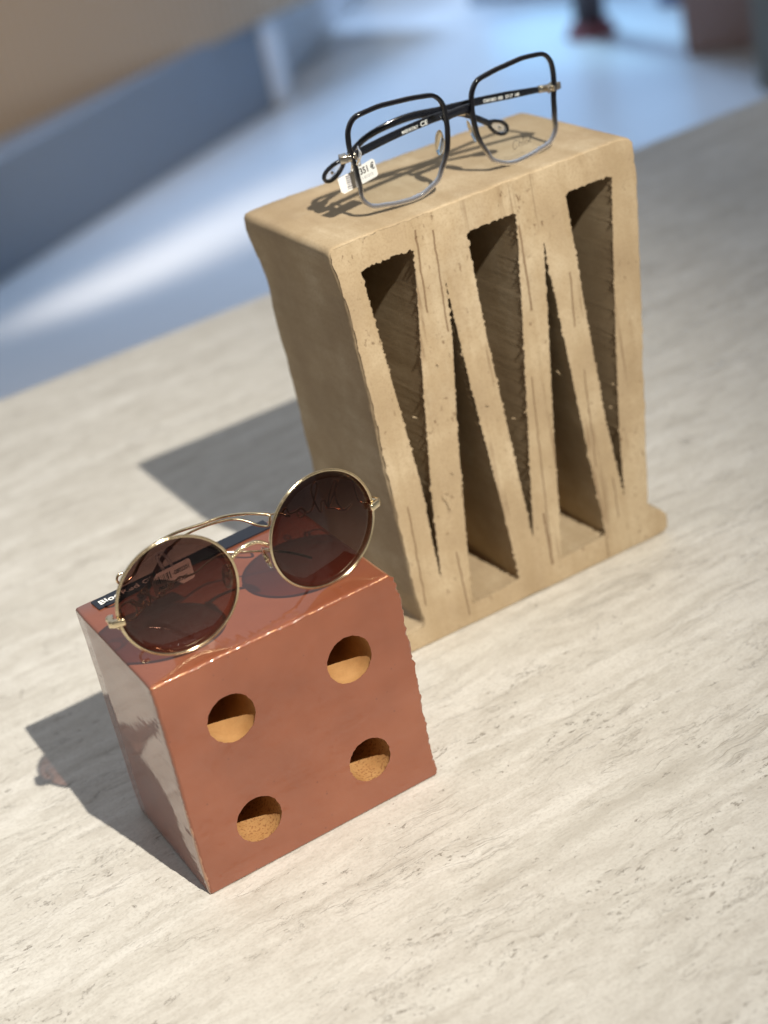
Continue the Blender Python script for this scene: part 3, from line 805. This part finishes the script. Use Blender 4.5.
# counter: ribbed beige front on a recessed blue-grey plinth, ends at its right corner
def build_counter():
    a, b = Vector((.77, 3.26)), Vector((1.81, 3.88)); d = unit(a, b); nb = Vector((-d.y, d.x))
    root = empty('shop_counter', Matrix.Translation((a.x, a.y, ZF)) @ Matrix.Rotation(math.atan2(d.y, d.x), 4, 'Z'))
    tag(root, 'long beige ribbed counter on a recessed blue-grey plinth in the blurred background', 'counter')
    L = (b-a).length
    pm = simple('blue_grey_plinth', (.21, .255, .32), .5)
    slab('plinth', [(-3.0, 0), (L+.03, 0), (L+.03, .6), (-3.0, .6)], .002, .262, pm, root)
    slab('plinth_end', [(L+.034, -.01), (L+.11, -.01), (L+.11, .6), (L+.034, .6)], .002, .35, simple('pale_blue_trim', (.78, .83, .9), .4), root)
    return root, d, L
CT, CD, CL = build_counter()
def build_upper():
    # hanging front above the plinth, its lower edge seen from (0,145) to (310,0)
    a, b = Vector((.93, 3.49)), Vector((2.02, 3.93)); d = unit(a, b)
    M = Matrix.Translation((a.x, a.y, -.5)) @ Matrix.Rotation(math.atan2(d.y, d.x), 4, 'Z')
    L = (b-a).length
    o = slab('ribbed_front', [(-3.2, 0), (L+.6, 0), (L+.6, .5), (-3.2, .5)], .0, .62, m_ribbed())
    o.parent = CT
    o.matrix_world = CT.matrix_world.inverted() @ M if False else M
    bpy.context.view_layer.update()
    o.matrix_parent_inverse = CT.matrix_world.inverted()
    o.matrix_basis = M
    return o
bpy.context.view_layer.update()
build_upper()

# pale wall panel that runs on behind the counter, and the bright shopfront
W = slab('back_wall', [(1.90, 4.02), (2.75, 4.95), (2.68, 5.05), (1.84, 4.12)], ZF+.002, 1.6, simple('pale_blue_wall', (.70, .74, .80), .55))
tag(W, 'pale blue wall panel beyond the end of the beige counter', 'wall')

def build_shopfront():
    c = Vector((3.12, 3.95)); d = Vector((.73, -.68)).normalized()
    root = empty('shop_window', Matrix.Translation((c.x, c.y, ZF)) @ Matrix.Rotation(math.atan2(d.y, d.x), 4, 'Z'))
    tag(root, 'bright blue daylit shop window far behind the tan brick', 'window')
    g = bpy.data.materials.new('daylit_glass'); g.use_nodes = True
    b = g.node_tree.nodes['Principled BSDF']; b.inputs['Emission Color'].default_value = (.24, .50, .90, 1); b.inputs['Emission Strength'].default_value = 1.15
    b.inputs['Base Color'].default_value = (.05, .08, .12, 1)
    slab('pane', [(-.45, 0), (1.9, 0), (1.9, .03), (-.45, .03)], .06, 2.2, g, root)
    slab('sill', [(-.5, -.02), (1.95, -.02), (1.95, .06), (-.5, .06)], .002, .056, simple('window_sill', (.42, .47, .55), .5), root)
build_shopfront()

def build_post():
    root = empty('display_post', Matrix.Translation((2.68, 3.53, ZF)))
    tag(root, 'dark brown post with a reddish foot in front of the blue window', 'post')
    def cyl(name, r0, r1, z0, z1, mat):
        P = [Vector((0, 0, z0+(z1-z0)*k/6)) for k in range(7)]
        return obj(name, mesh(name, *sweep(P, lambda f: r0+(r1-r0)*f, up=Vector((0, 1, 0)), seg=20), True), mat, root)
    cyl('shaft', .045, .04, .041, 1.3, simple('dark_brown_paint', (.07, .05, .055), .5))
    cyl('foot', .075, .055, .002, .04, simple('reddish_paint', (.22, .07, .08), .5))
build_post()
kn = obj('round_stool', mesh('round_stool', *join(sweep([Vector((0, 0, z)) for z in (.002, .02, .021, .20)], lambda f: .07 if f < .5 else .012, up=Vector((0, 1, 0)), seg=16),
     sweep([Vector((0, 0, z)) for z in (.20, .24)], .07, up=Vector((0, 1, 0)), seg=20)), False), simple('plum_paint', (.10, .07, .14), .5), None, (3.02, 3.55, ZF))
tag(kn, 'tiny dark stool standing by the post near the blue window', 'stool')

pl = slab('display_plinth', [(2.64, 3.06), (3.1, 2.56), (3.5, 2.95), (3.04, 3.45)], ZF+.002, .6, simple('rosy_brown_board', (.40, .27, .24), .7))
tag(pl, 'tall rosy-brown display plinth at the upper right of the background', 'plinth')
cl = slab('grey_column', [(2.52, 2.64), (2.9, 2.20), (3.2, 2.45), (2.80, 2.90)], ZF+.002, .8, simple('grey_green_paint', (.24, .26, .25), .6))
tag(cl, 'grey column cut by the right edge of the frame beside the rosy-brown plinth', 'column')

# ---------------------------------------------------------------- light
def lamp(name, typ, loc, target, energy, col, **k):
    l = bpy.data.lights.new(name, typ); l.energy = energy; l.color = col
    for a, v in k.items(): setattr(l, a, v)
    o = bpy.data.objects.new(name, l); COL.objects.link(o); o.location = loc
    o.rotation_euler = (Vector(target)-Vector(loc)).to_track_quat('-Z', 'Y').to_euler()
    return o
lamp('key_spot', 'SPOT', (.274, -1.285, 1.52), (-.12, .50, 0), 312, (1.0, .93, .81), spot_size=R(42), spot_blend=1.0, shadow_soft_size=.010)
lamp('floor_streak_fill', 'SPOT', (-1.5, 2.75, .6), (1.06, 3.15, -.75), 900, (1.0, .93, .84), spot_size=R(13), spot_blend=1.0, shadow_soft_size=.06)  # added lamp that makes the pale streak on the floor; no known fixture
lamp('counter_fill', 'SPOT', (.3, 1.2, 1.6), (1.0, 3.55, 0), 175, (1.0, .80, .58), spot_size=R(32), spot_blend=.8, shadow_soft_size=.1)  # warm fill put in to brighten the ribbed front, source unseen
lamp('window_light', 'SPOT', (2.9, 4.4, 1.7), (2.15, 3.3, -.75), 500, (.40, .63, 1.0), spot_size=R(78), spot_blend=.9, shadow_soft_size=.4)
lamp('wall_fill', 'SPOT', (1.0, 1.9, 1.9), (2.35, 4.3, -.3), 260, (.55, .74, 1.0), spot_size=R(24), spot_blend=1.0, shadow_soft_size=.1)  # extra blue fill that lifts the back wall; stands for no real lamp
lamp('blue_pool_fill', 'SPOT', (2.75, 4.6, 1.2), (2.85, 3.5, -.75), 140, (.38, .76, 1.0), spot_size=R(26), spot_blend=.6, shadow_soft_size=.1)  # added blue spot for the bright pool on the floor; there is no doorway
# the room: dim towards the hall behind the camera, brighter from the ceiling and the window side
w = bpy.data.worlds.new('World'); S.world = w; w.use_nodes = True
wt = w.node_tree; bg = wt.nodes['Background']; bg.inputs[1].default_value = 1.0
tc = wt.nodes.new('ShaderNodeTexCoord'); sx = wt.nodes.new('ShaderNodeSeparateXYZ'); wt.links.new(tc.outputs['Generated'], sx.inputs[0])
m1 = wt.nodes.new('ShaderNodeMath'); m1.operation = 'MULTIPLY_ADD'; wt.links.new(sx.outputs[1], m1.inputs[0]); m1.inputs[1].default_value = .40; m1.inputs[2].default_value = .36
m2 = wt.nodes.new('ShaderNodeMath'); m2.operation = 'MULTIPLY_ADD'; wt.links.new(sx.outputs[2], m2.inputs[0]); m2.inputs[1].default_value = .36; wt.links.new(m1.outputs[0], m2.inputs[2])
cr = wt.nodes.new('ShaderNodeValToRGB'); wt.links.new(m2.outputs[0], cr.inputs[0]); e = cr.color_ramp
e.elements[0].position = 0.05; e.elements[0].color = (.02, .018, .016, 1)
e.elements[1].position = .95; e.elements[1].color = (.49, .53, .60, 1)
q = e.elements.new(.42); q.color = (.245, .228, .20, 1)
wt.links.new(cr.outputs[0], bg.inputs[0])

# ---------------------------------------------------------------- camera
f, a, b, c = 1.7436, -0.4239, 1.0887, -0.2257
cam = bpy.data.cameras.new('camera'); co = bpy.data.objects.new('camera', cam); COL.objects.link(co)
co.matrix_world = Matrix.Translation((-0.1516, -0.6068, 0.4906)) @ (Matrix.Rotation(a, 4, 'Z') @ Matrix.Rotation(b, 4, 'X') @ Matrix.Rotation(c, 4, 'Z'))
cam.sensor_fit = 'VERTICAL'; cam.sensor_height = 36; cam.lens = 36*f*1000/1024
cam.clip_start = .01; cam.clip_end = 60
cam.dof.use_dof = True; cam.dof.focus_distance = .778; cam.dof.aperture_fstop = cam.lens*.001/.0108
S.camera = co
S.view_settings.view_transform = 'Standard'; S.view_settings.look = 'None'; S.view_settings.exposure = 0; S.view_settings.gamma = 1
S.render.resolution_x = 768; S.render.resolution_y = 1024
S.cycles.max_bounces = 12; S.cycles.transparent_max_bounces = 24; S.cycles.caustics_reflective = False; S.cycles.caustics_refractive = False
